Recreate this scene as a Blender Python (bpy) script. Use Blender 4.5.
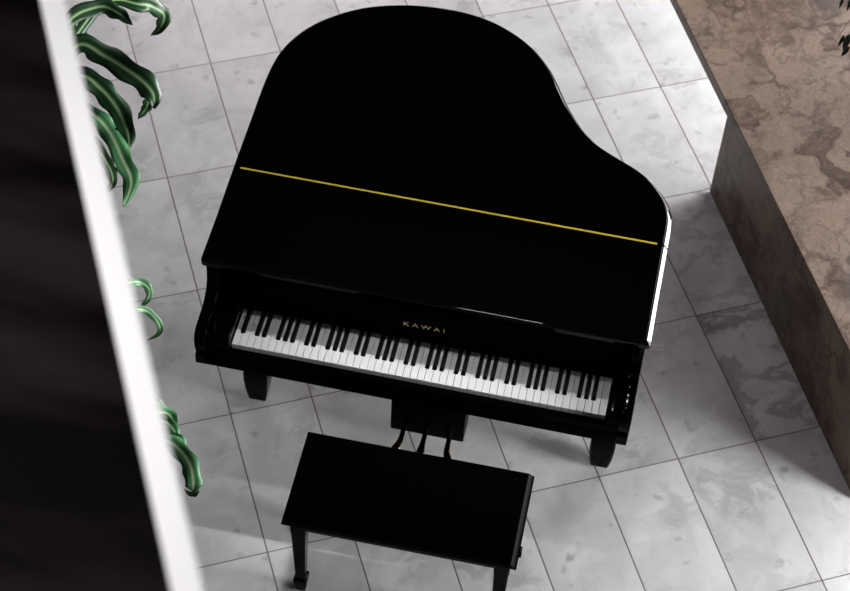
import bpy, bmesh, math, random
from mathutils import Vector, Matrix
random.seed(7)
sc = bpy.context.scene
for o in list(bpy.data.objects):
    bpy.data.objects.remove(o)
PI = math.pi

# ------------------------------------------------------------------ camera
CAM = Vector((1.1966, -3.4067, 5.4741))
cd = bpy.data.cameras.new('camera')
cam = bpy.data.objects.new('camera', cd)
sc.collection.objects.link(cam)
M4 = Matrix(((0.9775, -0.1838, 0.1033), (0.2079, 0.7602, -0.6156), (0.0346, 0.6232, 0.7813))).to_4x4()
M4.translation = CAM
cam.matrix_world = M4
cd.sensor_width = 36.0
cd.lens = 36.0 * 1835.59 / 850.0
cd.clip_start = 0.05
cd.dof.use_dof = True
cd.dof.focus_distance = 5.75
cd.dof.aperture_fstop = 4.6
sc.camera = cam

# ------------------------------------------------------------------ world, lights, exposure
w = bpy.data.worlds.new('world'); sc.world = w; w.use_nodes = True
bg = w.node_tree.nodes['Background']
bg.inputs[0].default_value = (0.80, 0.72, 0.76, 1); bg.inputs[1].default_value = 0.018

def area(name, loc, target, sx, sy, power, col=(1, 1, 1)):
    ld = bpy.data.lights.new(name, 'AREA'); ld.shape = 'RECTANGLE'
    ld.size = sx; ld.size_y = sy; ld.energy = power; ld.color = col
    o = bpy.data.objects.new(name, ld); sc.collection.objects.link(o)
    o.location = loc
    d = Vector(target) - Vector(loc)
    o.rotation_euler = d.to_track_quat('-Z', 'Y').to_euler()
    return o
area('window_light_right', (5.2, 2.5, 1.15), (1.2, 1.6, 0.6), 4.2, 2.1, 275, (0.97, 0.985, 1.0))
area('window_light_right_low', (4.4, 3.6, 0.8), (1.2, 1.9, 0.0), 2.2, 1.2, 345, (0.97, 0.985, 1.0))
area('window_light_back_low', (3.4, 5.0, 1.2), (1.0, 1.8, 0.2), 2.2, 2.0, 150, (0.98, 0.99, 1.0))
area('fill_light_back_left', (-1.5, 6.5, 3.5), (0.5, 2, 0), 3, 2, 112, (1.0, 0.91, 0.945))  # added fill, balanced to lift the floor tone; no known window there
area('window_light_back_high', (3.8, 6.0, 5.5), (1.4, 2.2, 0), 2.2, 2.0, 88, (1, 1, 1))
area('window_light_front', (4.6, -0.3, 1.2), (2.0, 0.3, 0.3), 1.1, 1.4, 165, (1, 1, 1))
area('gallery_edge_fill', (0.2, -2.6, 4.95), (0.65, -2.2, 3.95), 0.4, 0.4, 18, (1.0, 0.98, 0.98))  # unseen light added close by to whiten the gallery edge
def slot_spot(name, loc, target, power, wide, narrow):
    """an added fill spot with an oval beam, not a lamp of the room"""
    ld = bpy.data.lights.new(name, 'SPOT'); ld.energy = power; ld.spot_size = math.radians(wide); ld.spot_blend = 0.22; ld.shadow_soft_size = 0.35
    o = bpy.data.objects.new(name, ld); sc.collection.objects.link(o); o.location = loc
    o.rotation_euler = (Vector(target) - Vector(loc)).to_track_quat('-Z', 'Y').to_euler(); o.scale = (1, narrow, 1)
slot_spot('keyboard_fill', (0.63, 2.45, 7.6), (0.612, 0.062, 0.72), 4000, 11.6, 0.115)  # added to brighten the key fronts, lid edge shades their backs
slot_spot('keyboard_fill', (0.61, 0.30, 7.6), (0.612, 0.09, 0.72), 1150, 12.0, 0.16)  # second added fill, lifts the whole key length

sc.view_settings.view_transform = 'Standard'
sc.view_settings.look = 'None'
sc.view_settings.gamma = 1
sc.view_settings.exposure = 0.0
sc.view_settings.use_curve_mapping = False

# ------------------------------------------------------------------ materials
def newmat(name):
    m = bpy.data.materials.new(name); m.use_nodes = True
    return m, m.node_tree.nodes, m.node_tree.links, m.node_tree.nodes['Principled BSDF']
def plain(name, col, rough=0.5, metal=0.0, spec=0.5, var=0.0):
    m, N, L, b = newmat(name)
    b.inputs['Base Color'].default_value = (*col, 1)
    b.inputs['Roughness'].default_value = rough
    b.inputs['Metallic'].default_value = metal
    b.inputs['Specular IOR Level'].default_value = spec
    tc = N.new('ShaderNodeTexCoord'); no = N.new('ShaderNodeTexNoise')
    no.inputs['Scale'].default_value = 9; no.inputs['Detail'].default_value = 3
    L.new(tc.outputs['Object'], no.inputs['Vector'])
    mr = N.new('ShaderNodeMapRange')
    mr.inputs['To Min'].default_value = max(0, rough - 0.02 - var); mr.inputs['To Max'].default_value = rough + 0.02 + var
    L.new(no.outputs['Fac'], mr.inputs['Value']); L.new(mr.outputs['Result'], b.inputs['Roughness'])
    return m

def vmath(N, L, op, a, b=None):
    n = N.new('ShaderNodeMath'); n.operation = op
    for i, v in enumerate((a, b)):
        if v is None: continue
        if isinstance(v, (int, float)): n.inputs[i].default_value = v
        else: L.new(v, n.inputs[i])
    return n.outputs[0]

GX, GY, GA, TA, TB = -0.9338, 1.7773, 0.489, 0.3011, 0.5939

def floor_material():
    m, N, L, b = newmat('white_marble_tiles')
    tc = N.new('ShaderNodeTexCoord')
    mp = N.new('ShaderNodeMapping'); mp.vector_type = 'TEXTURE'
    mp.inputs['Location'].default_value = (GX, GY, 0); mp.inputs['Rotation'].default_value = (0, 0, GA)
    L.new(tc.outputs['Object'], mp.inputs['Vector'])
    sx = N.new('ShaderNodeSeparateXYZ'); L.new(mp.outputs[0], sx.inputs[0])
    u = vmath(N, L, 'DIVIDE', sx.outputs[0], TA); v = vmath(N, L, 'DIVIDE', sx.outputs[1], TB)
    iu = vmath(N, L, 'FLOOR', u); iv = vmath(N, L, 'FLOOR', v)
    def edge(t, size):
        f = vmath(N, L, 'FRACT', t)
        d = vmath(N, L, 'MINIMUM', f, vmath(N, L, 'SUBTRACT', 1.0, f))
        return vmath(N, L, 'MULTIPLY', d, size)
    du = edge(u, TA); dv = edge(v, TB)
    gu = N.new('ShaderNodeMapRange'); gu.inputs['From Min'].default_value = 0.0014; gu.inputs['From Max'].default_value = 0.0036
    L.new(du, gu.inputs['Value'])
    gv = N.new('ShaderNodeMapRange'); gv.inputs['From Min'].default_value = 0.0010; gv.inputs['From Max'].default_value = 0.0030
    L.new(dv, gv.inputs['Value'])
    joint = vmath(N, L, 'MINIMUM', gu.outputs[0], gv.outputs[0])   # 0 in the joint, 1 on the tile
    # per tile random
    cb = N.new('ShaderNodeCombineXYZ'); L.new(iu, cb.inputs[0]); L.new(iv, cb.inputs[1])
    wn = N.new('ShaderNodeTexWhiteNoise'); wn.noise_dimensions = '3D'; L.new(cb.outputs[0], wn.inputs['Vector'])
    off = N.new('ShaderNodeVectorMath'); off.operation = 'MULTIPLY_ADD'
    L.new(wn.outputs['Color'], off.inputs[0]); off.inputs[1].default_value = (13, 17, 9)
    L.new(mp.outputs[0], off.inputs[2])
    # distorted coordinates
    nd = N.new('ShaderNodeTexNoise'); nd.inputs['Scale'].default_value = 4.5; nd.inputs['Detail'].default_value = 4
    L.new(off.outputs[0], nd.inputs['Vector'])
    dd = N.new('ShaderNodeVectorMath'); dd.operation = 'MULTIPLY_ADD'
    L.new(nd.outputs['Color'], dd.inputs[0]); dd.inputs[1].default_value = (0.35, 0.35, 0.35)
    L.new(off.outputs[0], dd.inputs[2])
    # clouds
    n1 = N.new('ShaderNodeTexNoise'); n1.inputs['Scale'].default_value = 5; n1.inputs['Detail'].default_value = 8; n1.inputs['Roughness'].default_value = 0.58
    L.new(dd.outputs[0], n1.inputs['Vector'])
    r1 = N.new('ShaderNodeMapRange'); r1.inputs['From Min'].default_value = 0.36; r1.inputs['From Max'].default_value = 0.62
    r1.inputs['To Min'].default_value = 0.80; r1.inputs['To Max'].default_value = 1.0
    L.new(n1.outputs['Fac'], r1.inputs['Value'])
    # veins: thin ridges of a noise, turned diagonal
    mv = N.new('ShaderNodeMapping'); mv.inputs['Rotation'].default_value = (0, 0, 0.5); mv.inputs['Scale'].default_value = (1.0, 1.7, 1)
    L.new(dd.outputs[0], mv.inputs['Vector'])
    n2 = N.new('ShaderNodeTexNoise'); n2.inputs['Scale'].default_value = 2.6; n2.inputs['Detail'].default_value = 6; n2.inputs['Roughness'].default_value = 0.6
    L.new(mv.outputs[0], n2.inputs['Vector'])
    rid = vmath(N, L, 'ABSOLUTE', vmath(N, L, 'SUBTRACT', n2.outputs['Fac'], 0.5))
    r2 = N.new('ShaderNodeMapRange'); r2.inputs['From Min'].default_value = 0.0; r2.inputs['From Max'].default_value = 0.07
    r2.inputs['To Min'].default_value = 1.0; r2.inputs['To Max'].default_value = 0.0
    r2.interpolation_type = 'SMOOTHERSTEP'; L.new(rid, r2.inputs['Value'])
    n3 = N.new('ShaderNodeTexNoise'); n3.inputs['Scale'].default_value = 3.1; n3.inputs['Detail'].default_value = 2
    L.new(off.outputs[0], n3.inputs['Vector'])
    r3 = N.new('ShaderNodeMapRange'); r3.inputs['From Min'].default_value = 0.50; r3.inputs['From Max'].default_value = 0.66
    L.new(n3.outputs['Fac'], r3.inputs['Value'])
    # heavily veined tile beside the brown bench, medium one above it
    def is_tile(a, c):
        return vmath(N, L, 'MULTIPLY', vmath(N, L, 'COMPARE', iu, float(a)), vmath(N, L, 'COMPARE', iv, float(c)))
    for n in N:
        pass
    heavy = is_tile(6, -4)
    med = vmath(N, L, 'MULTIPLY', is_tile(6, -3), 0.6)
    boost = vmath(N, L, 'ADD', heavy, med)
    amt = vmath(N, L, 'MULTIPLY', vmath(N, L, 'ADD', vmath(N, L, 'MULTIPLY', r3.outputs[0], 0.45), vmath(N, L, 'MULTIPLY', boost, 0.75)), 0.6)
    vein = vmath(N, L, 'MULTIPLY', r2.outputs[0], amt)
    # small dark specks
    n4 = N.new('ShaderNodeTexNoise'); n4.inputs['Scale'].default_value = 15; n4.inputs['Detail'].default_value = 2
    L.new(off.outputs[0], n4.inputs['Vector'])
    r4 = N.new('ShaderNodeMapRange'); r4.inputs['From Min'].default_value = 0.64; r4.inputs['From Max'].default_value = 0.80
    r4.inputs['To Max'].default_value = 0.5
    L.new(n4.outputs['Fac'], r4.inputs['Value'])
    dark = vmath(N, L, 'MAXIMUM', vein, r4.outputs[0])
    # tile tone
    tv = N.new('ShaderNodeMapRange'); tv.inputs['To Min'].default_value = 0.90; tv.inputs['To Max'].default_value = 1.04
    L.new(wn.outputs['Value'], tv.inputs['Value'])
    tone = vmath(N, L, 'MULTIPLY', r1.outputs[0], tv.outputs[0])
    mx = N.new('ShaderNodeMix'); mx.data_type = 'RGBA'
    mx.inputs[6].default_value = (0.75, 0.745, 0.75, 1); mx.inputs[7].default_value = (0.16, 0.14, 0.15, 1)
    L.new(dark, mx.inputs[0])
    mt = N.new('ShaderNodeMix'); mt.data_type = 'RGBA'; mt.blend_type = 'MULTIPLY'; mt.inputs[0].default_value = 1
    L.new(mx.outputs[2], mt.inputs[6]); L.new(tone, mt.inputs[7])
    mj = N.new('ShaderNodeMix'); mj.data_type = 'RGBA'
    mj.inputs[6].default_value = (0.15, 0.12, 0.125, 1)
    L.new(joint, mj.inputs[0]); L.new(mt.outputs[2], mj.inputs[7])
    L.new(mj.outputs[2], b.inputs['Base Color'])
    b.inputs['Roughness'].default_value = 0.3; b.inputs['Specular IOR Level'].default_value = 0.3
    bp = N.new('ShaderNodeBump'); bp.inputs['Strength'].default_value = 0.3; bp.inputs['Distance'].default_value = 0.001
    L.new(joint, bp.inputs['Height']); L.new(bp.outputs[0], b.inputs['Normal'])
    return m

def brown_marble():
    m, N, L, b = newmat('brown_marble')
    tc = N.new('ShaderNodeTexCoord')
    def noise(vec, sc_, det=4, rough=0.55):
        n = N.new('ShaderNodeTexNoise'); n.inputs['Scale'].default_value = sc_; n.inputs['Detail'].default_value = det; n.inputs['Roughness'].default_value = rough
        L.new(vec, n.inputs['Vector']); return n
    def mr(v, a0, a1, b0, b1):
        n = N.new('ShaderNodeMapRange'); n.inputs['From Min'].default_value = a0; n.inputs['From Max'].default_value = a1
        n.inputs['To Min'].default_value = b0; n.inputs['To Max'].default_value = b1; L.new(v, n.inputs['Value']); return n.outputs[0]
    def mix(f, a_, b_, mode='MIX'):
        n = N.new('ShaderNodeMix'); n.data_type = 'RGBA'; n.blend_type = mode
        for k, v in ((0, f), (6, a_), (7, b_)):
            if isinstance(v, (tuple, float, int)): n.inputs[k].default_value = v
            else: L.new(v, n.inputs[k])
        return n.outputs[2]
    def warp(src, vec, amt):
        n = N.new('ShaderNodeVectorMath'); n.operation = 'MULTIPLY_ADD'; n.inputs[1].default_value = (amt,) * 3
        L.new(src, n.inputs[0]); L.new(vec, n.inputs[2]); return n.outputs[0]
    O_ = tc.outputs['Object']
    w1 = warp(noise(O_, 3.0, 3).outputs['Color'], O_, 0.55)
    w2 = warp(noise(w1, 16.0, 5, 0.65).outputs['Color'], w1, 0.09)
    # angular fragments of pale stone in a darker veined ground
    vc = N.new('ShaderNodeTexVoronoi'); vc.inputs['Scale'].default_value = 3.6; L.new(w2, vc.inputs['Vector'])
    ve = N.new('ShaderNodeTexVoronoi'); ve.feature = 'DISTANCE_TO_EDGE'; ve.inputs['Scale'].default_value = 3.6; L.new(w2, ve.inputs['Vector'])
    sp = N.new('ShaderNodeSeparateColor'); L.new(vc.outputs['Color'], sp.inputs[0])
    ground = N.new('ShaderNodeValToRGB'); L.new(noise(w2, 8, 9, 0.7).outputs['Fac'], ground.inputs[0])
    e = ground.color_ramp.elements
    e[0].position = 0.36; e[0].color = (0.050, 0.030, 0.023, 1)
    e[1].position = 0.64; e[1].color = (0.225, 0.160, 0.118, 1)
    x = e.new(0.50); x.color = (0.128, 0.084, 0.062, 1)
    palec = mix(mr(noise(w2, 5, 6, 0.6).outputs['Fac'], 0.35, 0.65, 0, 1), (0.195, 0.140, 0.105, 1), (0.265, 0.200, 0.153, 1))
    isp = mr(sp.outputs[0], 0.30, 0.36, 0.0, 0.85)
    col = mix(isp, ground.outputs[0], palec)
    col = mix(vmath(N, L, 'MULTIPLY', mr(ve.outputs['Distance'], 0.0, 0.075, 0.8, 0.0), mr(noise(O_, 4, 3).outputs['Fac'], 0.42, 0.56, 0, 1)), col, (0.060, 0.036, 0.028, 1))
    # thin branching veins
    n2 = noise(w1, 3.3, 8, 0.62).outputs['Fac']
    rid = vmath(N, L, 'ABSOLUTE', vmath(N, L, 'SUBTRACT', n2, 0.5))
    col = mix(mr(rid, 0.0, 0.022, 0.55, 0.0), col, (0.075, 0.046, 0.036, 1))
    # greyish clouds
    col = mix(mr(noise(O_, 2.3, 3).outputs['Fac'], 0.55, 0.68, 0, 0.45), col, (0.150, 0.128, 0.125, 1))
    # grain
    g_ = noise(O_, 110, 3).outputs['Fac']
    col = mix(1.0, col, mr(g_, 0.3, 0.7, 0.80, 1.16), 'MULTIPLY')
    L.new(col, b.inputs['Base Color'])
    b.inputs['Roughness'].default_value = 0.4; b.inputs['Specular IOR Level'].default_value = 0.2
    return m

def balcony_floor_mat():
    m, N, L, b = newmat('dark_polished_stone')
    tc = N.new('ShaderNodeTexCoord'); mp = N.new('ShaderNodeMapping')
    mp.inputs['Rotation'].default_value = (0, 0, 0.5); mp.inputs['Scale'].default_value = (2, 9, 1)
    L.new(tc.outputs['Object'], mp.inputs[0])
    n = N.new('ShaderNodeTexNoise'); n.inputs['Scale'].default_value = 1.2; n.inputs['Detail'].default_value = 3
    L.new(mp.outputs[0], n.inputs['Vector'])
    r = N.new('ShaderNodeValToRGB'); L.new(n.outputs['Fac'], r.inputs[0])
    r.color_ramp.elements[0].position = 0.42; r.color_ramp.elements[0].color = (0.002, 0.0014, 0.0016, 1)
    r.color_ramp.elements[1].position = 0.72; r.color_ramp.elements[1].color = (0.014, 0.010, 0.011, 1)
    L.new(r.outputs[0], b.inputs['Base Color'])
    b.inputs['Roughness'].default_value = 0.6; b.inputs['Specular IOR Level'].default_value = 0.02
    return m

def leaf_mat(name, edge, mid, stripe):
    m, N, L, b = newmat(name)
    uv = N.new('ShaderNodeUVMap'); uv.uv_map = 'leaf'
    s = N.new('ShaderNodeSeparateXYZ'); L.new(uv.outputs[0], s.inputs[0])
    mp = N.new('ShaderNodeMapping'); mp.inputs['Scale'].default_value = (26, 1.2, 1); L.new(uv.outputs[0], mp.inputs[0])
    n = N.new('ShaderNodeTexNoise'); n.inputs['Scale'].default_value = 1.0; n.inputs['Detail'].default_value = 3
    L.new(mp.outputs[0], n.inputs['Vector'])
    d = vmath(N, L, 'ABSOLUTE', vmath(N, L, 'SUBTRACT', s.outputs[0], 0.5))
    d2 = vmath(N, L, 'ADD', d, vmath(N, L, 'MULTIPLY', vmath(N, L, 'SUBTRACT', n.outputs['Fac'], 0.5), 0.13))
    r = N.new('ShaderNodeValToRGB'); L.new(d2, r.inputs[0]); e = r.color_ramp.elements
    e[0].position = 0.035; e[0].color = (*stripe, 1)
    e[1].position = 0.085; e[1].color = (*mid, 1)
    a = e.new(0.20); a.color = (*edge, 1)
    c = e.new(0.34); c.color = (*[0.6 * q + 0.4 * k for q, k in zip(mid, edge)], 1)
    c = e.new(0.46); c.color = (*edge, 1)
    L.new(r.outputs[0], b.inputs['Base Color'])
    b.inputs['Roughness'].default_value = 0.38; b.inputs['Specular IOR Level'].default_value = 0.5
    return m

MF = floor_material()
MB = brown_marble()
MBAL = balcony_floor_mat()
LACQ = plain('black_piano_lacquer', (0.0012, 0.0011, 0.0012), 0.07, 0, 0.04)
LIDM = plain('black_polished_lid', (0.0010, 0.0009, 0.0010), 0.05, 0, 0.20)
LACQ2 = plain('black_satin_lacquer', (0.0012, 0.001, 0.001), 0.25, 0, 0.008)
SEATM = plain('black_bench_lacquer', (0.0010, 0.0009, 0.0010), 0.10, 0, 0.035)
BRASS = plain('polished_brass', (1.0, 0.76, 0.05), 0.35, 0.0, 0.5)
GOLD = plain('gold_lettering', (0.80, 0.62, 0.30), 0.4, 0.3)
PEDM = plain('pedal_metal', (0.22, 0.17, 0.11), 0.18, 1.0)
IVORY = plain('white_key_plastic', (0.90, 0.89, 0.89), 0.3, 0, 0.4)
EBONY = plain('black_key_plastic', (0.0015, 0.0015, 0.0015), 0.4, 0, 0.05)
FELT = plain('dark_felt', (0.01, 0.004, 0.004), 0.9, 0, 0.1)
IRON = plain('dark_iron', (0.02, 0.02, 0.02), 0.4, 0.7)
WHITE = plain('white_painted_metal', (0.88, 0.87, 0.88), 0.5, 0, 0.3)
LEAF = leaf_mat('striped_leaf', (0.010, 0.040, 0.012), (0.050, 0.145, 0.06), (0.42, 0.62, 0.30))
LEAF2 = leaf_mat('striped_leaf_pale', (0.06, 0.24, 0.085), (0.16, 0.44, 0.20), (0.75, 0.85, 0.55))
BARK = plain('plant_cane', (0.16, 0.11, 0.07), 0.8)
SOIL = plain('potting_soil', (0.02, 0.013, 0.01), 0.95)
POT = plain('grey_ceramic_pot', (0.10, 0.10, 0.10), 0.4)
SMALL = plain('dark_silhouette_leaf', (0.004, 0.006, 0.004), 0.6, 0, 0.1)  # dark leaf taken near black, backlit silhouette put into the colour
TWIG = plain('brown_twig', (0.10, 0.05, 0.03), 0.8)

# ------------------------------------------------------------------ helpers
def obj(name, bm, m, parent=None, smooth=False, loc=None):
    me = bpy.data.meshes.new(name)
    bmesh.ops.recalc_face_normals(bm, faces=bm.faces)
    bm.to_mesh(me); bm.free()
    me.materials.append(m)
    if smooth:
        for p in me.polygons: p.use_smooth = len(p.vertices) <= 4
        me.set_sharp_from_angle(angle=math.radians(38))
        for p in me.polygons: p.use_smooth = len(p.vertices) <= 4 and p.area < 0.2
    o = bpy.data.objects.new(name, me); sc.collection.objects.link(o)
    if parent: o.parent = parent
    if loc: o.location = loc
    return o
def thing(name, label, cat, loc=(0, 0, 0), rz=0, group=None):
    o = bpy.data.objects.new(name, None); sc.collection.objects.link(o)
    o.location = loc; o.rotation_euler = (0, 0, rz); o['label'] = label; o['category'] = cat
    o.empty_display_size = 0.1
    if group: o['group'] = group
    return o
def struct(name, bm, m):
    o = obj(name, bm, m); o['kind'] = 'structure'; return o
def add_box(bm, x0, x1, y0, y1, z0, z1, bev=0.0, seg=2):
    t = bmesh.new()
    vs = [t.verts.new((x, y, z)) for z in (z0, z1) for y in (y0, y1) for x in (x0, x1)]
    for f in ((0, 1, 3, 2), (4, 6, 7, 5), (0, 4, 5, 1), (2, 3, 7, 6), (0, 2, 6, 4), (1, 5, 7, 3)):
        t.faces.new([vs[i] for i in f])
    bmesh.ops.recalc_face_normals(t, faces=t.faces)
    if bev > 0:
        bmesh.ops.bevel(t, geom=t.edges[:], offset=bev, segments=seg, profile=0.5, affect='EDGES')
    me = bpy.data.meshes.new('tmp'); t.to_mesh(me); t.free(); bm.from_mesh(me); bpy.data.meshes.remove(me)
def box(*a, **k):
    bm = bmesh.new(); add_box(bm, *a, **k); return bm
def loft(rings, closed=True, cap=True, bm=None):
    bm = bm or bmesh.new()
    R = [[bm.verts.new(p) for p in r] for r in rings]
    n = len(R[0])
    for a, b in zip(R, R[1:]):
        for i in range(n if closed else n - 1):
            j = (i + 1) % n
            bm.faces.new((a[i], a[j], b[j], b[i]))
    if cap:
        bm.faces.new(list(reversed(R[0]))); bm.faces.new(R[-1])
    return bm
def sq(cx, cy, hx, hy, z, c=0.15):
    """a square ring with slightly cut corners"""
    k = c * min(hx, hy)
    return [(cx - hx + k, cy - hy, z), (cx + hx - k, cy - hy, z), (cx + hx, cy - hy + k, z), (cx + hx, cy + hy - k, z),
            (cx + hx - k, cy + hy, z), (cx - hx + k, cy + hy, z), (cx - hx, cy + hy - k, z), (cx - hx, cy - hy + k, z)]
def circ(cx, cy, r, z, n=20):
    return [(cx + r * math.cos(2 * PI * i / n), cy + r * math.sin(2 * PI * i / n), z) for i in range(n)]
def prism_yz(pts, x0, x1, bev=0.0):
    """profile in y,z swept along x"""
    bm = bmesh.new()
    a = [bm.verts.new((x0, y, z)) for y, z in pts]; b = [bm.verts.new((x1, y, z)) for y, z in pts]
    n = len(pts)
    for i in range(n):
        j = (i + 1) % n; bm.faces.new((a[i], a[j], b[j], b[i]))
    f1 = bm.faces.new(a); f2 = bm.faces.new(b)
    bmesh.ops.recalc_face_normals(bm, faces=bm.faces)
    if bev:
        es = list(set(list(f1.edges) + list(f2.edges)))
        bmesh.ops.bevel(bm, geom=es, offset=bev, segments=3, profile=0.5, affect='EDGES')
    return bm
def tube(bm, pts, rad, n=10):
    pts = [Vector(p) for p in pts]
    if not hasattr(rad, '__len__'): rad = [rad] * len(pts)
    rings = []
    for i, p in enumerate(pts):
        d = (pts[min(i + 1, len(pts) - 1)] - pts[max(i - 1, 0)]).normalized()
        a = d.cross(Vector((0, 0, 1)) if abs(d.z) < 0.9 else Vector((1, 0, 0))).normalized(); c = d.cross(a)
        rings.append([p + (a * math.cos(2 * PI * k / n) + c * math.sin(2 * PI * k / n)) * rad[i] for k in range(n)])
    loft(rings, bm=bm); return bm
def catmull(P, m=6, closed=False):
    P = [Vector(p) for p in P]; out = []
    n = len(P)
    for i in range(n - 1):
        p0 = P[i - 1] if i > 0 else 2 * P[0] - P[1]
        p1, p2 = P[i], P[i + 1]
        p3 = P[i + 2] if i + 2 < n else 2 * P[-1] - P[-2]
        for k in range(m):
            t = k / m
            out.append(0.5 * ((2 * p1) + (p2 - p0) * t + (2 * p0 - 5 * p1 + 4 * p2 - p3) * t * t + (3 * p1 - p0 - 3 * p2 + p3) * t ** 3))
    out.append(P[-1]); return out

# ------------------------------------------------------------------ the setting
ca, sa = math.cos(GA), math.sin(GA)
bm = bmesh.new()
add_box(bm, -7, 9, -7, 10, -0.10, 0.0)
struct('floor', bm, MF)

# upper gallery the camera looks down from: dark floor with a narrow white edge
E0 = Vector((0.448, -1.869, 3.95)); E1 = Vector((0.838, -2.608, 3.95))
ed = (E1 - E0).normalized(); en = Vector((-ed.y, ed.x, 0))          # en points away from the gallery
if en.x < 0: en = -en
def slab_along(a0, a1, n0, n1, z0, z1, bev=0):
    b = box(a0, a1, n0, n1, z0, z1, bev=bev)
    for v in b.verts:
        q = E0 + ed * v.co.x + en * v.co.y; v.co = Vector((q.x, q.y, v.co.z))
    return b
struct('ceiling', slab_along(-5.0, 4.0, -3.0, 0.0, 3.66, 3.945), MBAL)
struct('trim_1', slab_along(-5.0, 4.0, 0.0, 0.029, 3.66, 3.95, 0.002), WHITE)

# ------------------------------------------------------------------ brown marble bench (slab on a block)
B0 = Vector((1.475, 1.70, 0)); bd_ = Vector((math.cos(math.radians(-63.6)), math.sin(math.radians(-63.6)), 0)); bn_ = Vector((-bd_.y, bd_.x, 0))
ben = thing('marble_bench', 'low brown veined marble bench slab on a solid marble block, right of the piano', 'bench', tuple(B0), math.radians(-63.6))
sl = obj("bench_slab", box(-3.2, 1.62, -0.002, 0.80, 0.435, 0.485, bev=0.003), MB, ben)
bl = obj('bench_block', box(0.0, 1.50, 0.001, 0.70, 0.0, 0.4349, bev=0.002), MB, ben)

# ------------------------------------------------------------------ grand piano
ZL = 0.94
OUT = [(-0.133, 0.130), (-0.1345, 0.40), (-0.139, 0.557), (-0.1415, 0.78), (-0.143, 0.877), (-0.143, 0.965), (-0.1385, 1.055), (-0.126, 1.13), (-0.1036, 1.195), (-0.0702, 1.2572), (-0.0262, 1.3129), (0.0317, 1.3658), (0.0971, 1.4107), (0.1604, 1.4396), (0.2308, 1.4622), (0.3026, 1.4765), (0.3768, 1.4824), (0.4511, 1.4814), (0.5229, 1.4705), (0.5874, 1.4506), (0.6507, 1.4227), (0.7113, 1.3865), (0.7627, 1.3436), (0.8088, 1.2897), (0.8487, 1.2233), (0.905, 1.118), (0.968, 1.025), (1.0248, 0.9628), (1.0729, 0.9265), (1.1301, 0.894), (1.193, 0.8602), (1.2408, 0.8262), (1.2769, 0.7874), (1.3022, 0.7484), (1.3192, 0.7018), (1.3264, 0.6518), (1.3265, 0.55), (1.3255, 0.34), (1.323, 0.130)]
SPL = 0.553
def dense(P, m=5):
    return [(v.x, v.y) for v in catmull([Vector((x, y, 0)) for x, y in P], m)]
def inset(poly, d):
    """offset an outline inwards (outline runs clockwise: left side up, right side down)"""
    n = len(poly); out = []
    for i, (x, y) in enumerate(poly):
        x0, y0 = poly[i - 1]; x1, y1 = poly[(i + 1) % n]
        a = Vector((x - x0, y - y0)); b = Vector((x1 - x, y1 - y))
        if a.length < 1e-6: a = b
        if b.length < 1e-6: b = a
        a.normalize(); b.normalize()
        na = Vector((a.y, -a.x)); nb = Vector((b.y, -b.x))
        nn = na + nb
        if nn.length < 1e-6: nn = na
        nn.normalize(); s = 1.0 / max(0.35, nn.dot(na))
        out.append((x + nn.x * d * s, y + nn.y * d * s))
    return out
def slab_mesh(poly, z0, z1, prof):
    """closed slab with a rounded edge; prof = (inset, z) pairs from the bottom up"""
    rings = [[(x, y, z) for x, y in inset(poly, d)] for d, z in prof]
    return loft(rings)
def edge_prof(z0, z1, r, k=6):
    pr = [(r * 0.25, z0), (0.0, z0 + 0.004)]
    h = z1 - z0 - 0.004
    for i in range(1, k + 1):
        a = PI / 2 * i / k
        pr.append((r * (1 - math.cos(a)), z0 + 0.004 + h * math.sin(a)))
    return pr
D = dense(OUT)
main = [(x, y) for x, y in D if y > SPL + 0.006]
xl = -0.139; xr = 1.3265
main = [(xl, SPL + 0.0035)] + main + [(xr, SPL + 0.0035)]
flap = [(-0.133, 0.132), (-0.1345, 0.34), (xl, SPL - 0.0035), (xr, SPL - 0.0035), (1.3255, 0.34), (1.323, 0.132)]

piano = thing('grand_piano', 'black lacquered baby grand piano with closed lid and gold hinge line, keyboard open', 'piano', (0, 0, 0))
# the lid edge is rounded everywhere but at the hinge: round by pulling only outline points off the hinge line
def lid_piece(poly, fixed):
    n = len(poly); wgt = []
    for i in range(n):
        x0, y0 = poly[i - 1]; x1, y1 = poly[(i + 1) % n]
        d_ = Vector((x1 - x0, y1 - y0)).normalized(); nx = -d_.y      # outward normal x
        wgt.append(max(0.0, min(1.0, (nx - 0.35) / 0.45)))
    for i, f in enumerate(fixed):
        if f: wgt[i] = 1.0 if poly[i][0] > 1 else 0.0
    rings = []
    chamf = [(0.003, 0.914), (0.0, 0.9165), (0.0, 0.9190), (0.0030, 0.9230), (0.0150, 0.9372), (0.0180, 0.9392), (0.0215, ZL)]
    small = [(0.003, 0.914), (0.0, 0.9170), (0.0, 0.9280), (0.0003, 0.9340), (0.0016, 0.9375), (0.0035, 0.9393), (0.0065, ZL)]
    for (dc, zc), (ds, zs) in zip(chamf, small):
        A_, B_ = inset(poly, dc), inset(poly, ds)
        r = []
        for (x, y), qa, qb, f, w_ in zip(poly, A_, B_, fixed, wgt):
            q = (qa[0] * w_ + qb[0] * (1 - w_), qa[1] * w_ + qb[1] * (1 - w_))
            r.append((q[0], y if f else q[1], zc * w_ + zs * (1 - w_)))
        rings.append(r)
    return loft(rings)
def arc(cx, cy, r, a0, a1, k=5):
    return [(cx + r * math.cos(math.radians(a0 + (a1 - a0) * i / k)), cy + r * math.sin(math.radians(a0 + (a1 - a0) * i / k))) for i in range(k + 1)]
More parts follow.
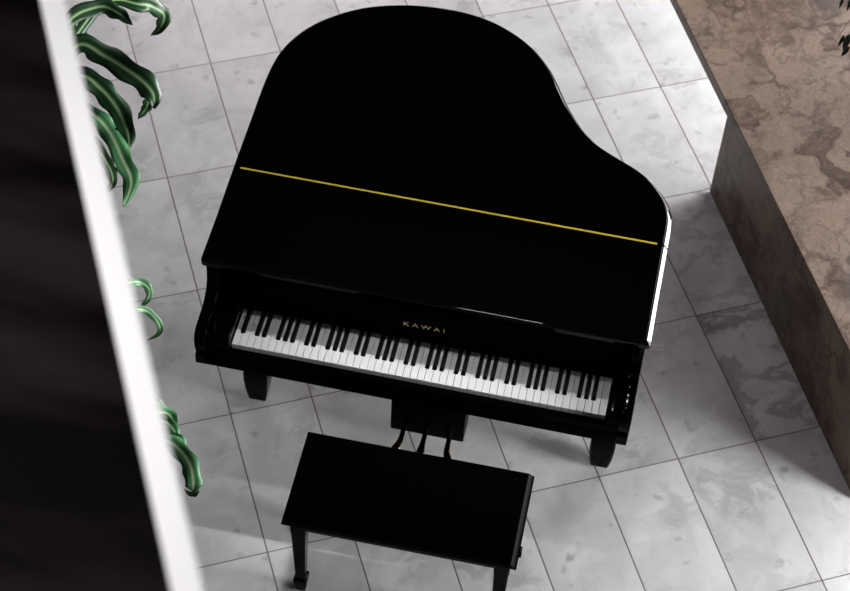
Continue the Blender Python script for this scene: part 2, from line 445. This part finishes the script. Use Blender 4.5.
flap = arc(-0.118, 0.152, 0.015, 270, 180) + [(-0.1345, 0.34), (xl, SPL - 0.0035), (xr, SPL - 0.0035), (1.3255, 0.34)] + arc(1.312, 0.149, 0.012, 0, -90)
lid = obj('lid', lid_piece(main, [i in (0, len(main) - 1) for i in range(len(main))]), LIDM, piano, True)
fl = obj('lid_flap', lid_piece(flap, [abs(q[1] - (SPL - 0.0035)) < 1e-6 for q in flap]), LIDM, piano, True)
obj('lid_hinge', box(-0.1147, 1.2871, SPL - 0.0033, SPL + 0.0033, ZL - 0.004, ZL + 0.0012), BRASS, lid)
# rim wall
ring = [(x, y) for x, y in D if y > 0.16]
ring = [(ring[0][0], 0.16)] + ring + [(ring[-1][0], 0.16)]
# straighten the sides
o1 = inset(ring, 0.018); i1 = inset(ring, 0.062)
o1[0] = (-0.118, 0.16); o1[-1] = (1.308, 0.16); i1[0] = (-0.078, 0.16); i1[-1] = (1.266, 0.16)
bm = bmesh.new()
a = [bm.verts.new((x, y, 0.62)) for x, y in o1]; b = [bm.verts.new((x, y, 0.9135)) for x, y in o1]
c = [bm.verts.new((x, y, 0.62)) for x, y in i1]; d = [bm.verts.new((x, y, 0.9135)) for x, y in i1]
for i in range(len(a) - 1):
    for p, q in ((a, b), (b, d), (d, c), (c, a)):
        bm.faces.new((p[i], p[i + 1], q[i + 1], q[i]))
for i in (0, len(a) - 1): bm.faces.new((a[i], b[i], d[i], c[i]))
rim = obj('rim', bm, LACQ, piano, True)
bm = bmesh.new(); loft([[(x, y, z) for x, y in i1] for z in (0.66, 0.675)], bm=bm)
obj('soundboard', bm, plain('spruce_board', (0.20, 0.11, 0.05), 0.6), piano)
# arms
arm = [(0.165, 0.62), (0.165, 0.9135), (0.150, 0.9135), (0.1485, 0.87), (0.143, 0.84), (0.130, 0.812), (0.108, 0.792), (0.078, 0.780), (0.045, 0.7745), (0.012, 0.772),
       (-0.008, 0.766), (-0.021, 0.752), (-0.028, 0.730), (-0.028, 0.700), (-0.023, 0.672), (-0.021, 0.62)]
obj('arm', prism_yz(arm, -0.118, -0.078, 0.004), LACQ, piano, True)
obj('arm', prism_yz(arm, 1.268, 1.308, 0.004), LACQ, piano, True)
# key blocks between arm and keys
kb = [(0.158, 0.66), (0.158, 0.752), (0.004, 0.752), (-0.010, 0.748), (-0.018, 0.738), (-0.020, 0.66)]
obj('key_block', prism_yz(kb, -0.0775, -0.003, 0.002), LACQ, piano, True)
obj('key_block', prism_yz(kb, 1.228, 1.2675, 0.002), LACQ, piano, True)
# key bed and key slip with a stepped moulding
obj('key_bed', box(-0.112, 1.302, -0.012, 0.50, 0.6205, 0.668, bev=0.003), LACQ, piano, True)
slip = [(-0.008, 0.63), (-0.008, 0.699), (-0.012, 0.702), (-0.026, 0.702), (-0.030, 0.698), (-0.030, 0.676), (-0.034, 0.672), (-0.036, 0.664), (-0.036, 0.628), (-0.030, 0.622), (-0.008, 0.622)]
obj('key_slip', prism_yz(slip, -0.079, 1.269, 0.001), LACQ2, piano, True)
obj('cheek_rail', prism_yz([(-0.020, 0.622), (-0.020, 0.665), (-0.034, 0.665), (-0.034, 0.624)], -0.116, -0.080, 0.001), LACQ, piano)
obj('cheek_rail', prism_yz([(-0.020, 0.622), (-0.020, 0.665), (-0.034, 0.665), (-0.034, 0.624)], 1.270, 1.306, 0.001), LACQ, piano)
# fallboard
fb = [(0.152, 0.722), (0.1515, 0.752), (0.153, 0.80), (0.157, 0.868), (0.159, 0.874), (0.166, 0.877), (0.200, 0.880), (0.200, 0.722)]
fbo = obj('fallboard', prism_yz(fb, -0.0765, 1.2665, 0.002), LACQ2, piano, True)
obj('fallboard_rail', box(-0.0765, 1.2665, 0.1665, 0.215, 0.8805, 0.9130, bev=0.003), LACQ2, piano, True)
obj('felt_strip', box(-0.001, 1.226, 0.150, 0.1512, 0.712, 0.7185), FELT, piano)
# maker's lettering on the fallboard
tcv = bpy.data.curves.new('t', 'FONT'); tcv.body = 'KAWAI'; tcv.size = 0.026; tcv.extrude = 0.0004; tcv.space_character = 1.55; tcv.align_x = 'CENTER'
to = bpy.data.objects.new('t', tcv); sc.collection.objects.link(to)
bpy.context.view_layer.update()
me = bpy.data.meshes.new_from_object(to.evaluated_get(bpy.context.evaluated_depsgraph_get()))
bpy.data.objects.remove(to)
me.materials.clear(); me.materials.append(GOLD)
lt = bpy.data.objects.new('fallboard_lettering', me); sc.collection.objects.link(lt); lt.parent = fbo
lt.location = (0.602, 0.1516, 0.785); lt.rotation_euler = (math.radians(87.5), 0, 0); lt.scale = (1.22, 1, 1)
lt['label'] = 'gold capital lettering'
# keys
KW = 1.225 / 52
white_names = [('ABCDEFG')[i % 7] for i in range(52)]
def has_black(i):    # a black key between white i and i+1
    return i < 51 and white_names[i] in 'ACDFG'
for i in range(52):
    x0 = i * KW + 0.0008; x1 = (i + 1) * KW - 0.0008
    bm = bmesh.new()
    y0, ym, y1 = 0.0, 0.0505, 0.1500
    cl = 0.0068 if i > 0 and has_black(i - 1) else 0.0
    cr = 0.0068 if has_black(i) else 0.0
    pl = [(x0, y0), (x1, y0), (x1, ym), (x1 - cr, ym), (x1 - cr, y1), (x0 + cl, y1), (x0 + cl, ym), (x0, ym)]
    loft([[(x, y, z) for x, y in pl] for z in (0.694, 0.716)], bm=bm)
    k = obj('white_key', bm, IVORY, piano)
    if has_black(i):
        cx = (i + 1) * KW
        rings = []
        for z, hw, ya, yb in ((0.7150, 0.0071, 0.0490, 0.1498), (0.7180, 0.0071, 0.0492, 0.1498), (0.7265, 0.0063, 0.0530, 0.1498), (0.7280, 0.0054, 0.0550, 0.1490)):
            rings.append([(cx - hw, ya, z), (cx + hw, ya, z), (cx + hw, yb, z), (cx - hw, yb, z)])
        obj('black_key', loft(rings), EBONY, piano, True)
# legs
def piano_leg(cx, cy, name='leg'):
    prof = [(0.058, 0.6195), (0.058, 0.560), (0.050, 0.545), (0.046, 0.52), (0.042, 0.40), (0.037, 0.235), (0.036, 0.210), (0.040, 0.200), (0.044, 0.180), (0.044, 0.140), (0.040, 0.080), (0.034, 0.034), (0.032, 0.022)]
    lg = obj('leg', loft([sq(cx, cy, h, h, z) for h, z in prof]), LACQ, piano, True)
    c = bmesh.new(); loft([circ(cx, cy, 0.014, 0.0215), circ(cx, cy, 0.014, 0.016)], bm=c)
    # wheel
    rings = []
    for dx, r in ((-0.011, 0.018), (-0.008, 0.022), (0.008, 0.022), (0.011, 0.018)):
        rings.append([(cx + dx, cy + 0.004 + 0.45 * r * math.cos(2 * PI * i / 20), 0.0101 + 0.45 * r * math.sin(2 * PI * i / 20)) for i in range(20)])
    loft(rings, bm=c)
    obj('caster', c, IRON, lg, True)
piano_leg(-0.016, 0.305); piano_leg(1.238, 0.305); piano_leg(0.42, 1.27)
# pedal lyre
ly = obj('pedal_lyre', box(0.487, 0.752, 0.232, 0.33, 0.066, 0.30, bev=0.006), LACQ2, piano, True)
bm = bmesh.new(); add_box(bm, 0.53, 0.56, 0.26, 0.30, 0.29, 0.63, bev=0.004); add_box(bm, 0.68, 0.71, 0.26, 0.30, 0.29, 0.63, bev=0.004)
obj('lyre_post', bm, LACQ2, ly, True)
bm = bmesh.new(); tube(bm, [(0.58, 0.34, 0.10), (0.56, 0.60, 0.64)], 0.006); tube(bm, [(0.66, 0.34, 0.10), (0.68, 0.60, 0.64)], 0.006)
obj('lyre_brace', bm, IRON, ly, True)
for cx, s in ((0.533, -1), (0.612, 0), (0.700, 1)):
    path = [(cx, 0.260, 0.058), (cx, 0.215, 0.060), (cx + 0.002 * s, 0.190, 0.060), (cx + 0.010 * s, 0.165, 0.058), (cx + 0.018 * s, 0.140, 0.052), (cx + 0.022 * s, 0.122, 0.045)]
    wd = [0.009, 0.009, 0.011, 0.015, 0.016, 0.009]; th = [0.004, 0.004, 0.0045, 0.005, 0.005, 0.003]
    rings = []
    for (x, y, z), ww, t in zip(path, wd, th):
        rings.append([(x + ww * math.cos(2 * PI * k / 14), y, z + t * math.sin(2 * PI * k / 14)) for k in range(14)])
    pd = obj('pedal', loft(rings), PEDM, ly, True)

# ------------------------------------------------------------------ piano bench
bench = thing('piano_bench', 'black lacquered piano bench with tapered legs standing before the keyboard', 'bench', (0.2821, -0.4709, 0), 0.0085)
W, Dp = 0.758, 0.354
prs = [(0.003, 0.003, 0.4555), (0.0, 0.0, 0.459), (0.0, 0.0, 0.4635), (0.001, 0.006, 0.4665), (0.0025, 0.0185, 0.4780), (0.005, 0.023, 0.480)]
seat = loft([[(d, d, z), (d, Dp - d, z), (W - dr, Dp - d, z), (W - dr, d, z)] for d, dr, z in prs])
obj('seat', seat, SEATM, bench, True)
for nm, a_ in (('f', (0.045, W - 0.045, 0.030, 0.048)), ('b', (0.045, W - 0.045, Dp - 0.048, Dp - 0.030)), ('l', (0.026, 0.044, 0.055, Dp - 0.055)), ('r', (W - 0.044, W - 0.026, 0.055, Dp - 0.055))):
    obj('apron', box(*a_, 0.392, 0.455, bev=0.002), SEATM, bench, True)
for lx in (0.047, W - 0.047):
    for lyy in (0.050, Dp - 0.050):
        prof = [(0.026, 0.4550), (0.026, 0.385), (0.024, 0.36), (0.0165, 0.085), (0.0165, 0.075), (0.023, 0.068), (0.023, 0.050), (0.016, 0.0)]
        obj('leg', loft([sq(lx, lyy, h, h, z) for h, z in prof]), SEATM, bench, True)
rings = [[(W - 0.0255 + dx, 0.085 + r * math.cos(2 * PI * k / 18), 0.43 + r * math.sin(2 * PI * k / 18)) for k in range(18)] for dx, r in ((0.0, 0.006), (0.022, 0.006), (0.023, 0.017), (0.028, 0.019), (0.032, 0.016))]
obj('side_knob', loft(rings), SEATM, bench, True)

# ------------------------------------------------------------------ striped leaf plants under the gallery edge
def leaf_mesh(bm, path, width, flip=1.0, wav=0.13, ph=0.0, tip=0.55, up=None, fold=0.10):
    pts = catmull(path, 9); n = len(pts); uvl = bm.loops.layers.uv.verify()
    cross = [-1, -0.5, 0, 0.5, 1]
    rows = []
    prev = None
    for i, p in enumerate(pts):
        t = i / (n - 1)
        d = (pts[min(i + 1, n - 1)] - pts[max(i - 1, 0)]).normalized()
        toc = (Vector(up) if up else (CAM - p)).normalized()
        s = d.cross(toc)
        if s.length < 0.1: s = prev or Vector((1, 0, 0))
        s.normalize()
        if prev and s.dot(prev) < 0: s = -s
        if prev: s = (s * 0.6 + prev * 0.4).normalized()
        prev = s
        nn = s.cross(d).normalized()
        if nn.dot(toc) < 0: nn = -nn
        wd = width * 0.5 * min(1.0, 0.55 + 1.3 * t) * (1.0 if t < tip else max(0.02, math.cos((t - tip) / (1 - tip) * PI / 2) ** 0.75))
        r = []
        for c in cross:
            wv = wav * width * math.sin(t * 15 + ph + (1.3 if c > 0 else 0)) * abs(c) ** 2
            edge_w = 1 + 0.13 * abs(c) * math.sin(t * 27 + ph * 2 + c * 2)
            r.append(bm.verts.new(p + s * c * wd * edge_w + nn * (wv + fold * abs(c) * wd)))
        rows.append((r, t))
    for (a, ta), (b, tb) in zip(rows, rows[1:]):
        for k in range(4):
            f = bm.faces.new((a[k], a[k + 1], b[k + 1], b[k])); f.smooth = True
            for lp, (cc, tt) in zip(f.loops, ((k, ta), (k + 1, ta), (k + 1, tb), (k, tb))):
                lp[uvl].uv = ((cross[cc] + 1) / 2, tt)
def leaf_obj(parent, path, width, mat, **k):
    bm = bmesh.new(); leaf_mesh(bm, path, width, **k)
    uvn = bm.loops.layers.uv.active
    me = bpy.data.meshes.new('leaf'); bm.to_mesh(me); bm.free(); me.materials.append(mat)
    me.uv_layers[0].name = 'leaf'
    o = bpy.data.objects.new('leaf', me); sc.collection.objects.link(o); o.parent = parent
    sm = o.modifiers.new('solid', 'SOLIDIFY'); sm.thickness = 0.0012
    o.location = (-parent.location.x, -parent.location.y, -parent.location.z)
    return o
def pot_plant(name, label, base, crown, pr, ph, leaves, extra, mat):
    t = thing(name, label, 'plant', (base[0], base[1], 0), 0, None)
    bm = bmesh.new(); loft([circ(0, 0, r, z, 28) for r, z in ((pr * 0.72, 0.0), (pr * 0.80, 0.04), (pr, ph - 0.03), (pr * 1.04, ph - 0.025), (pr * 1.04, ph), (pr * 0.93, ph), (pr * 0.92, ph - 0.03))], bm=bm)
    pt = obj('pot', bm, POT, t, True)
    bm = bmesh.new(); loft([circ(0, 0, pr * 0.915, z, 28) for z in (ph - 0.028, ph - 0.012)], bm=bm)
    obj('soil', bm, SOIL, t)
    c = Vector(crown) - Vector((base[0], base[1], 0))
    bm = bmesh.new(); tube(bm, [(0, 0, ph - 0.015), (c.x * 0.2, c.y * 0.1, ph + (c.z - ph) * 0.5), (c.x, c.y, c.z)], [0.02, 0.017, 0.013], 12)
    obj('cane', bm, BARK, t, True)
    for i, (path, wd, kw) in enumerate(leaves):
        leaf_obj(t, [tuple(crown)] + path if kw.pop('root', True) else path, wd, kw.pop('mat', mat), ph=i * 1.7, **kw)
    cr = Vector(crown)
    for i, (ang, ln, dr) in enumerate(extra):       # leaves on the far side, under the gallery
        d = Vector((math.cos(ang), math.sin(ang), 0))
        leaf_obj(t, [cr, cr + d * ln * 0.4 + Vector((0, 0, 0.08)), cr + d * ln * 0.8 + Vector((0, 0, -0.02)), cr + d * ln + Vector((0, 0, -dr))], 0.06, mat, ph=i * 2.1)
    return t
A = [
 ([(-0.726, 0.70, 1.313), (-0.656, 0.815, 1.304), (-0.588, 0.815, 1.292), (-0.534, 0.795, 1.27)], 0.052, dict(tip=0.6)),
 ([(-0.661, 0.845, 1.281), (-0.548, 0.915, 1.252), (-0.508, 0.943, 1.219), (-0.483, 0.955, 1.182), (-0.491, 0.936, 1.142), (-0.53, 0.927, 1.1)], 0.050, dict(tip=0.6)),
 ([(-0.78, 0.70, 1.27), (-0.749, 0.802, 1.237), (-0.739, 0.824, 1.174), (-0.738, 0.834, 1.1)], 0.045, dict(tip=0.7, root=False)),
 ([(-0.649, 0.601, 1.331), (-0.561, 0.600, 1.304), (-0.455, 0.571, 1.273), (-0.392, 0.544, 1.238), (-0.381, 0.520, 1.19)], 0.074, dict(tip=0.68)),
 ([(-0.431, 0.640, 1.17), (-0.425, 0.590, 1.145), (-0.434, 0.568, 1.12), (-0.455, 0.548, 1.095)], 0.034, dict(tip=0.4, root=False)),
 ([(-0.615, 0.521, 1.278), (-0.556, 0.514, 1.245), (-0.501, 0.487, 1.207), (-0.446, 0.428, 1.165), (-0.429, 0.385, 1.12)], 0.070, dict(tip=0.62)),
 ([(-0.564, 0.428, 1.219), (-0.501, 0.406, 1.174), (-0.440, 0.345, 1.121), (-0.402, 0.303, 1.063), (-0.415, 0.245, 1.0)], 0.060, dict(tip=0.68, mat=LEAF2)),
 ([(-0.60, 0.40, 1.19), (-0.523, 0.339, 1.167), (-0.475, 0.308, 1.119), (-0.461, 0.298, 1.062), (-0.485, 0.295, 1.0)], 0.040, dict(tip=0.6)),
]
pot_plant('striped_dracaena', 'leafy striped dracaena with the largest arching leaves, at the top left', (-0.76, 0.44), (-0.735, 0.50, 1.24), 0.13, 0.30, A, [(2.2, 0.4, .15), (3.1, 0.45, .12), (4.1, 0.4, .2), (2.7, 0.3, .05)], LEAF)
B = [
 ([(-0.30, -0.155, 1.12), (-0.27, -0.129, 1.105), (-0.243, -0.101, 1.084), (-0.216, -0.102, 1.058), (-0.216, -0.119, 1.03), (-0.24, -0.135, 1.0)], 0.026, dict(tip=0.6)),
 ([(-0.29, -0.235, 1.09), (-0.235, -0.205, 1.081), (-0.198, -0.182, 1.054), (-0.166, -0.189, 1.023), (-0.156, -0.203, 0.988), (-0.198, -0.219, 0.95)], 0.022, dict(tip=0.6)),
]
pot_plant('striped_dracaena', 'small dracaena with two thin curled leaves peeking past the white edge, level with the keyboard', (-0.42, -0.20), (-0.365, -0.215, 1.08), 0.10, 0.26, B, [(2.4, 0.3, .12), (3.3, 0.3, .1), (4.2, 0.3, .15)], LEAF2)
Cc = [
 ([(-0.10, -0.53, 1.07), (-0.074, -0.50, 1.053), (-0.049, -0.498, 1.029), (-0.018, -0.518, 1.0)], 0.022, dict(tip=0.5)),
 ([(-0.085, -0.56, 1.05), (-0.046, -0.520, 1.038), (-0.018, -0.522, 1.02), (-0.003, -0.548, 1.0)], 0.040, dict(tip=0.6)),
 ([(-0.085, -0.575, 1.045), (-0.045, -0.550, 1.038), (-0.010, -0.552, 1.02), (0.026, -0.590, 0.99)], 0.040, dict(tip=0.6)),
 ([(-0.05, -0.60, 1.02), (-0.01, -0.585, 1.01), (0.03, -0.60, 1.0), (0.05, -0.63, 0.97)], 0.05, dict(tip=0.6)),
 ([(-0.019, -0.614, 1.038), (0.035, -0.623, 1.021), (0.078, -0.660, 1.001), (0.096, -0.700, 0.975), (0.098, -0.718, 0.962)], 0.050, dict(tip=0.75, fold=0.02, wav=0.06)),
 ([(0.112, -0.700, 0.972), (0.108, -0.716, 0.956), (0.090, -0.716, 0.945), (0.064, -0.698, 0.94)], 0.016, dict(tip=0.4, root=False, mat=LEAF)),
]
pot_plant('striped_dracaena', 'bright green striped dracaena with a broad leaf hooked at its tip, left of the bench', (-0.24, -0.78), (-0.11, -0.64, 1.02), 0.11, 0.26, Cc, [(2.4, 0.3, .12), (3.3, 0.3, .1), (4.2, 0.3, .15)], LEAF2)

# ------------------------------------------------------------------ little dark leaved tree standing on the marble bench, top right
tree = thing('potted_tree', 'small dark leaved tree hanging thin twigs over the brown marble bench, top right corner', 'plant', (2.14, 1.90, 0.485))
bm = bmesh.new(); loft([circ(0, 0, r, z, 24) for r, z in ((0.085, 0.0), (0.11, 0.17), (0.115, 0.175), (0.115, 0.20), (0.10, 0.20), (0.10, 0.18))], bm=bm)
obj('pot', bm, POT, tree, True)
bm = bmesh.new(); loft([circ(0, 0, 0.099, z, 24) for z in (0.178, 0.186)], bm=bm); obj('soil', bm, SOIL, tree)
bm = bmesh.new(); tube(bm, [(0, 0, 0.18), (-0.02, 0.01, 0.45), (-0.05, -0.02, 0.70)], [0.014, 0.010, 0.007])
O = Vector((2.12, 1.90, 0.485))
br = [
 [(2.08, 1.88, 1.20), (1.96, 1.88, 1.17)] + [(1.868, 1.774, 1.08), (1.823, 1.721, 1.04), (1.796, 1.678, 1.015), (1.772, 1.625, 0.99), (1.755, 1.574, 0.97)],
 [(2.08, 1.88, 1.20), (1.96, 1.88, 1.17)] + [(1.879, 1.701, 1.08), (1.842, 1.651, 1.04), (1.821, 1.61, 1.015), (1.822, 1.575, 0.99)],
 [(2.08, 1.88, 1.20), (1.96, 1.88, 1.17)] + [(1.857, 1.847, 1.08), (1.817, 1.818, 1.04), (1.8, 1.831, 1.015), (1.775, 1.847, 0.99)],
]
for q in br: tube(bm, [Vector(a_) - O for a_ in q], [0.005, 0.004, 0.0026, 0.0018, 0.0015, 0.0013, 0.001][:len(q)], 6)
obj('trunk', bm, TWIG, tree, True)
def small_leaf(bm, p, d, ln, wd, nrm):
    p = Vector(p); d = Vector(d).normalized(); s = d.cross(Vector(nrm)).normalized(); n_ = s.cross(d)
    prof = [(0, 0.05), (0.2, 0.75), (0.45, 1.0), (0.7, 0.75), (1.0, 0.03)]
    R = []
    for t, w_ in prof:
        c_ = p + d * ln * t + n_ * (-0.15 * ln * t * t)
        R.append([bm.verts.new(c_ + s * wd * 0.5 * w_), bm.verts.new(c_ - n_ * 0.0015), bm.verts.new(c_ - s * wd * 0.5 * w_)])
    for a_, b_ in zip(R, R[1:]):
        bm.faces.new((a_[0], a_[1], b_[1], b_[0])); bm.faces.new((a_[1], a_[2], b_[2], b_[1]))
LV = [((1.805, 1.849, 1.0), (1.795, 1.781, 0.985), 0.014), ((1.828, 1.833, 1.0), (1.817, 1.771, 0.985), 0.016), ((1.774, 1.83, 1.0), (1.766, 1.785, 0.985), 0.012), ((1.809, 1.639, 1.0), (1.795, 1.573, 0.985), 0.026), ((1.791, 1.63, 1.0), (1.776, 1.584, 0.985), 0.014), ((1.813, 1.577, 1.0), (1.79, 1.535, 0.985), 0.018), ((1.837, 1.578, 1.0), (1.824, 1.513, 0.985), 0.016), ((1.84, 1.706, 1.0), (1.821, 1.659, 0.985), 0.02), ((1.828, 1.618, 1.0), (1.822, 1.59, 0.985), 0.014)]
for a_, b_, w_ in LV:
    a_ = Vector(a_); b_ = Vector(b_); bm = bmesh.new()
    small_leaf(bm, a_ - O, b_ - a_, (b_ - a_).length, w_, (0.1, -0.5, 0.8))
    obj('leaf', bm, SMALL, tree, True)
# foliage round the stem, outside the picture
random.seed(11)
for q in br:
    for p_ in catmull([Vector(v) for v in q[:3]], 5)[::2]:
        for k in range(2):
            dd = Vector((random.uniform(-.3, .8), random.uniform(-.2, .8), random.uniform(-.8, .2)))
            bm = bmesh.new(); small_leaf(bm, p_ - O, dd, random.uniform(0.04, 0.055), random.uniform(0.014, 0.02), (0.2, -0.4, 0.8))
            obj('leaf', bm, SMALL, tree, True)
